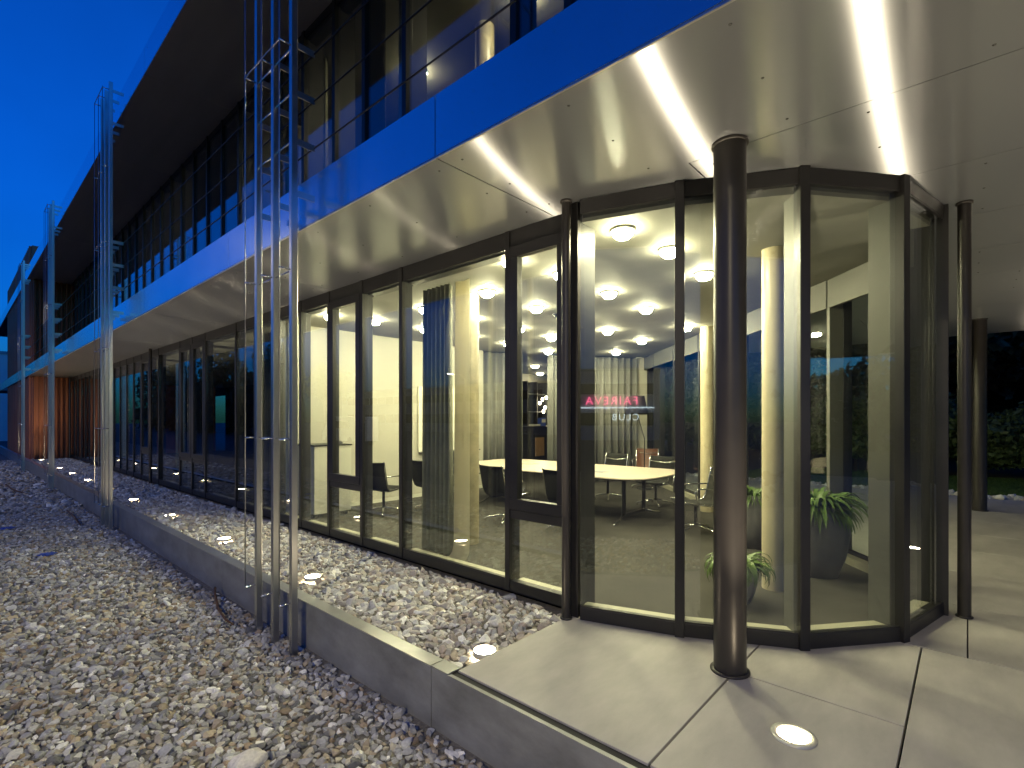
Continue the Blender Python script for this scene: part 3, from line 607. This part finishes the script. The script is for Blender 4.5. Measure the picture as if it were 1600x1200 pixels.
# upper storey lamps and blinds
for i, y in enumerate((4.37, 6.64, 12.3, 19.5)): lampthing(5.16, y, 7.27, 'dim ceiling lamp in the upper storey, %s along' % ORD[i], 'upper_glow', 'upper storey lamps', .12)
curtain((3.95, 7.4), (3.95, 8.0), 3.8, 7.2, .1, .05, 'curtain_green', 'olive curtain gathered behind an upper window near the poles')
curtain((3.95, 5.0), (3.95, 5.5), 3.8, 7.2, .1, .05, 'curtain_green', 'olive curtain gathered behind the middle upper window')
curtain((3.95, 10.6), (3.95, 11.3), 3.8, 7.2, .1, .05, 'curtain_green', 'olive curtain gathered behind an upper window farther back')
curtain((3.92, 9.1), (3.92, 9.8), .03, 3.17, .1, .05, 'curtain', 'grey curtain gathered behind the nearest dark office window')
curtain((3.92, 13.2), (3.92, 14.0), .03, 3.17, .1, .05, 'curtain', 'grey curtain gathered behind a farther dark office window')

# ------------------------------------------------------------------ garden on the right
MB().box(14.1, 60, -40, 40, GZ-.3, -.03).build('lawn', 'soil', kind='structure')
stones('stone_edging', 14.1, 14.75, -9, 9, .11, -.03, PAL_UP, 1, kind='stuff', label='row of white stones edging the paving by the lawn', cat='stones')
def blades(name, x0, x1, y0, y1, n, h, m, **k):
    X = rng.uniform(x0, x1, n); Y = rng.uniform(y0, y1, n); a = rng.uniform(0, 2*np.pi, n); H_ = h*rng.uniform(.5, 1.3, n); w = .012
    dx, dy = np.cos(a)*w, np.sin(a)*w; lx, ly = rng.normal(0, .4, n)*H_, rng.normal(0, .4, n)*H_
    V = np.stack([np.stack([X-dx, Y-dy, np.full(n, -.03)], 1), np.stack([X+dx, Y+dy, np.full(n, -.03)], 1), np.stack([X+lx, Y+ly, -.03+H_], 1)], 1).reshape(-1, 3)
    return link(name, npmesh(name, V, np.arange(3*n).reshape(-1, 3)), m, **k)
blades('grass', 14.7, 19, -5, 5, 60000, .07, 'grass', kind='stuff', label='dark green lawn grass beyond the stone edging', cat='grass')
def leafcloud(blobs, n, size):
    P = []; w = np.array([b[3]*b[4]*b[5] for b in blobs]); w = w/w.sum()
    for b, k in zip(blobs, w):
        q = int(n*k); d = rng.normal(size=(q, 3)); d /= np.linalg.norm(d, axis=1)[:, None]; r = rng.uniform(.15, 1, (q, 1))**.4*(1+.18*np.sin(d[:, [0]]*7)*np.cos(d[:, [2]]*6)); P.append(d*r*np.array(b[3:6])+np.array(b[:3]))
    P = np.concatenate(P); n = len(P); u = rng.normal(size=(n, 3)); u /= np.linalg.norm(u, axis=1)[:, None]; v = np.cross(u, rng.normal(size=(n, 3))); v /= np.linalg.norm(v, axis=1)[:, None]
    s = size*rng.uniform(.6, 1.4, (n, 1)); V = np.stack([P-u*s, P+v*s*.45, P+u*s, P-v*s*.45], 1).reshape(-1, 3); return V, np.arange(4*n).reshape(-1, 4)
def bush(x, y, h, w, n, size, m, lab, cat, name, trunk=.06, z0=-.03):
    t = empty(name, (x, y, z0), label=lab, cat=cat)
    bl = [(random.uniform(-.5, .5)*w, random.uniform(-.5, .5)*w, h*random.uniform(.3 if cat == 'shrub' else .45, .85), w*random.uniform(.35, .6), w*random.uniform(.35, .6), h*random.uniform(.14, .26)) for _ in range(9)]
    V, Fq = leafcloud(bl, n, size); link('crown', npmesh('crown', V, Fq), m, t)
    mb = MB().tube([(0, 0, 0), (.02*h, .01*h, h*.35), (-.01*h, .02*h, h*.75)], [trunk, trunk*.7, trunk*.25], 8)
    for b in bl[:5]: mb.tube([(.01*h, 0, h*.3), (b[0]*.6, b[1]*.6, b[2]*.85), (b[0], b[1], b[2])], [trunk*.5, trunk*.3, trunk*.1], 6)
    mb.build('trunk', 'bark', t)
for i in range(7): bush(19.2+.8*math.sin(i*2.1), -4.2+i*1.35, 2.3+.5*math.sin(i*1.7), 1.7, 4200, .085, 'leaf_dark', 'leafy green shrub in the garden border, %s from the canopy edge' % ORD[i], 'shrub', 'shrub')
for i in range(7): bush(23.5+1.5*math.sin(i*1.3), -9+i*3.4, 8.5+1.2*math.sin(i*2.3), 4.2, 6500, .20, 'leaf_tree', 'dark tree behind the shrubs, %s along the garden' % ORD[i], 'tree', 'garden_tree', .2)

def wood(name, pts, n, size, lab, z0=-.03):
    bl = []
    for x, y, h in pts:
        for q in range(5): bl.append((x+random.uniform(-1.5, 1.5), y+random.uniform(-2, 2), z0+h*random.uniform(.1, .82), 2.4, 2.6, h*.2))
    V, Fq = leafcloud(bl, n, size); link(name, npmesh(name, V, Fq), 'leaf_tree', kind='stuff', label=lab, cat='wood')
wood('garden_wood', [(29+1.5*math.sin(i), -34+i*3.2, 9+2*math.sin(i*2.2)) for i in range(26)], 80000, .42, 'dark wood closing off the garden behind the shrubs')
# ------------------------------------------------------------------ the street behind the camera (seen in the glass, except two added lamps)
def block(name, x0, x1, y0, y1, h, m, lab, bands, base='dark_window'):
    t = empty(name, ((x0+x1)/2, (y0+y1)/2, GZ), label=lab, cat='building')
    kid(MB().box(x0, x1, y0, y1, GZ-.02, h).build('wall', m), t); kid(MB().box(x0-.1, x1+.1, y0-.1, y1+.1, h, h+.25).build('roof', 'grey_clad'), t)
    for z0, z1 in bands:
        y = y0+.6
        while y+2.2 < y1: kid(MB().box(x1-.02, x1+.04, y, y+2.2, z0, z1).build('window', base), t); y += 2.5
    return t
block('warehouse', -52, -42, -6, 34, 6.2, 'pale_render', 'pale flat roofed hall across the street mirrored in the glass', [(1.0, 2.2), (4.0, 5.0)])
block('workshop_hall', -56, -44, 40, 90, 6.4, 'grey_clad', 'grey long hall across the street mirrored in the far windows', [(1.0, 2.4), (4.2, 5.4)])
block('far_hall', -1, 5.0, 66, 90, 7.6, 'pale_render', 'pale blue hall far beyond the slatted block', [])
block('garden_house', -5, 9, -46, -38, 3.0, 'grey_clad', 'low grey house behind the canopy mirrored in the rounded glass', [])
for i, (x, y, h) in enumerate(((-14, -32, 7), (-6, -33, 6), (2, -30, 5.5), (8, -33, 6.5), (15, -29, 7), (-28, 66, 10), (-24, 74, 9))):
    bush(x, y, h, 4.2, 2200, .22, 'leaf_tree', 'tree across the street mirrored in the glass, %s of the row' % ORD[i], 'tree', 'street_tree', .2, GZ)
sg = empty('neon_sign', (-41.9, -1.5, 3.0), label='red and white neon sign on the hall across the street', cat='sign')
def text(body, size, loc, m, p):
    c = bpy.data.curves.new('lettering', 'FONT'); c.body = body; c.size = size; c.extrude = .02; c.align_x = 'CENTER'; c.space_character = 1.25
    o = bpy.data.objects.new('lettering', c); COL.objects.link(o); dgp = bpy.context.evaluated_depsgraph_get(); me = bpy.data.meshes.new_from_object(o.evaluated_get(dgp)); bpy.data.objects.remove(o)
    o = link('lettering', me, m, p); o.location = loc; o.rotation_euler = (math.pi/2, 0, math.pi/2)
text('FAIREVA', 1.1, (.12, 0, 0), 'red_neon', sg); text('CLUB', .9, (.12, -1.3, -1.5), 'white_neon', sg)
MB().box(.02, .06, -4, 4, -.35, -.25).build('rail', 'white_neon', sg)
vn = empty('parked_van', (-14, 36, GZ), rz=math.radians(90), label='white van parked across the street mirrored in the dark windows', cat='van')
MB().prism([(-2.6, 0), (2.0, 0), (2.0, .01), (-2.6, .01)], .3, .31).build('chassis', 'rubber', vn)
body = [(-2.6, .35), (2.5, .35), (2.55, .95), (2.3, 1.15), (1.55, 2.05), (1.2, 2.2), (-2.5, 2.2), (-2.62, 2.0)]
mb = MB(); nb = len(body); mb.add([(x, -.95, z) for x, z in body]+[(x, .95, z) for x, z in body], [tuple(range(nb)), tuple(range(2*nb-1, nb-1, -1))]+[(i, nb+i, nb+(i+1) % nb, (i+1) % nb) for i in range(nb)]); mb.build('body', 'van_white', vn, .05)
for sy in (-1, 1):
    MB().box(.9, 1.7, sy*.955-.004, sy*.955+.004, 1.25, 1.85).build('window', 'dark_window', vn); MB().box(-1.6, .6, sy*.955-.004, sy*.955+.004, 1.3, 1.85).build('window', 'dark_window', vn)
    for x in (-1.7, 1.6): MB().tube([(x, sy*.75, .33), (x, sy*.98, .33)], .33, 20).build('wheel', 'rubber', vn)
sl = empty('street_lamp', (-22, -17, GZ), label='orange street lamp across the road mirrored in the rounded glass', cat='street lamp')
MB().tube([(0, 0, 0), (0, 0, 3.4), (.5, .3, 3.6)], [.07, .05, .04], 10).build('pole', 'grey_clad', sl); MB().lathe([(.001, -.06), (.16, -.05), (.2, 0), (.12, .06), (.001, .07)], (.5, .3, 3.6), 16).build('lamp_head', 'sodium', sl)

wood('street_wood', [(-20-2*math.sin(i*1.1), 26+i*3.4, 10+2.5*math.sin(i*2.2)) for i in range(10, 27)], 32000, .34, 'dark row of tall trees across the street mirrored in far windows', GZ)
wood('back_wood', [(-22+i*3.2, -38-2*math.sin(i*1.1), 4.3+1.3*math.sin(i*2.2)) for i in range(20)], 26000, .32, 'dark trees behind the canopy mirrored in the rounded glass', GZ)

def streetlamp(x, y, h, w, lab):
    sl = empty('street_lamp', (x, y, GZ), label=lab, cat='street lamp')
    MB().tube([(0, 0, 0), (0, 0, h-.2), (.25, .1, h+.05), (.9, .35, h+.12)], [.08, .06, .04, .035], 10).build('pole', 'grey_clad', sl)
    MB().box(.6, 1.3, .25, .45, h+.10, h+.18).build('lamp_head', 'grey_clad', sl, .02); MB().box(.66, 1.24, .28, .42, h+.085, h+.099).build('lamp_lens', 'street_glow', sl)
    ld = bpy.data.lights.new('street_light', 'SPOT'); ld.energy = w; ld.color = (1, .85, .50); ld.shadow_soft_size = .15; ld.spot_size = math.radians(165); ld.spot_blend = .6
    lo = bpy.data.objects.new('street_light', ld); COL.objects.link(lo); lo.parent = sl; lo.location = (.95, .35, h+.06)
emit('street_glow', (1, .85, .62), 30)
streetlamp(-8, -3, 6.4, 780, 'added unseen street lamp behind the camera lighting the gravel')  # added lamp, kept out of every reflection, warms the gravel and kerb
streetlamp(-17, 26, 5.0, 160, 'street lamp across the road mirrored in the wide window')
streetlamp(-9, 22, 9.2, 300, 'added tall street lamp farther along the gravel lighting the slatted block')  # extra lamp added only to bring warm light onto the upper slats
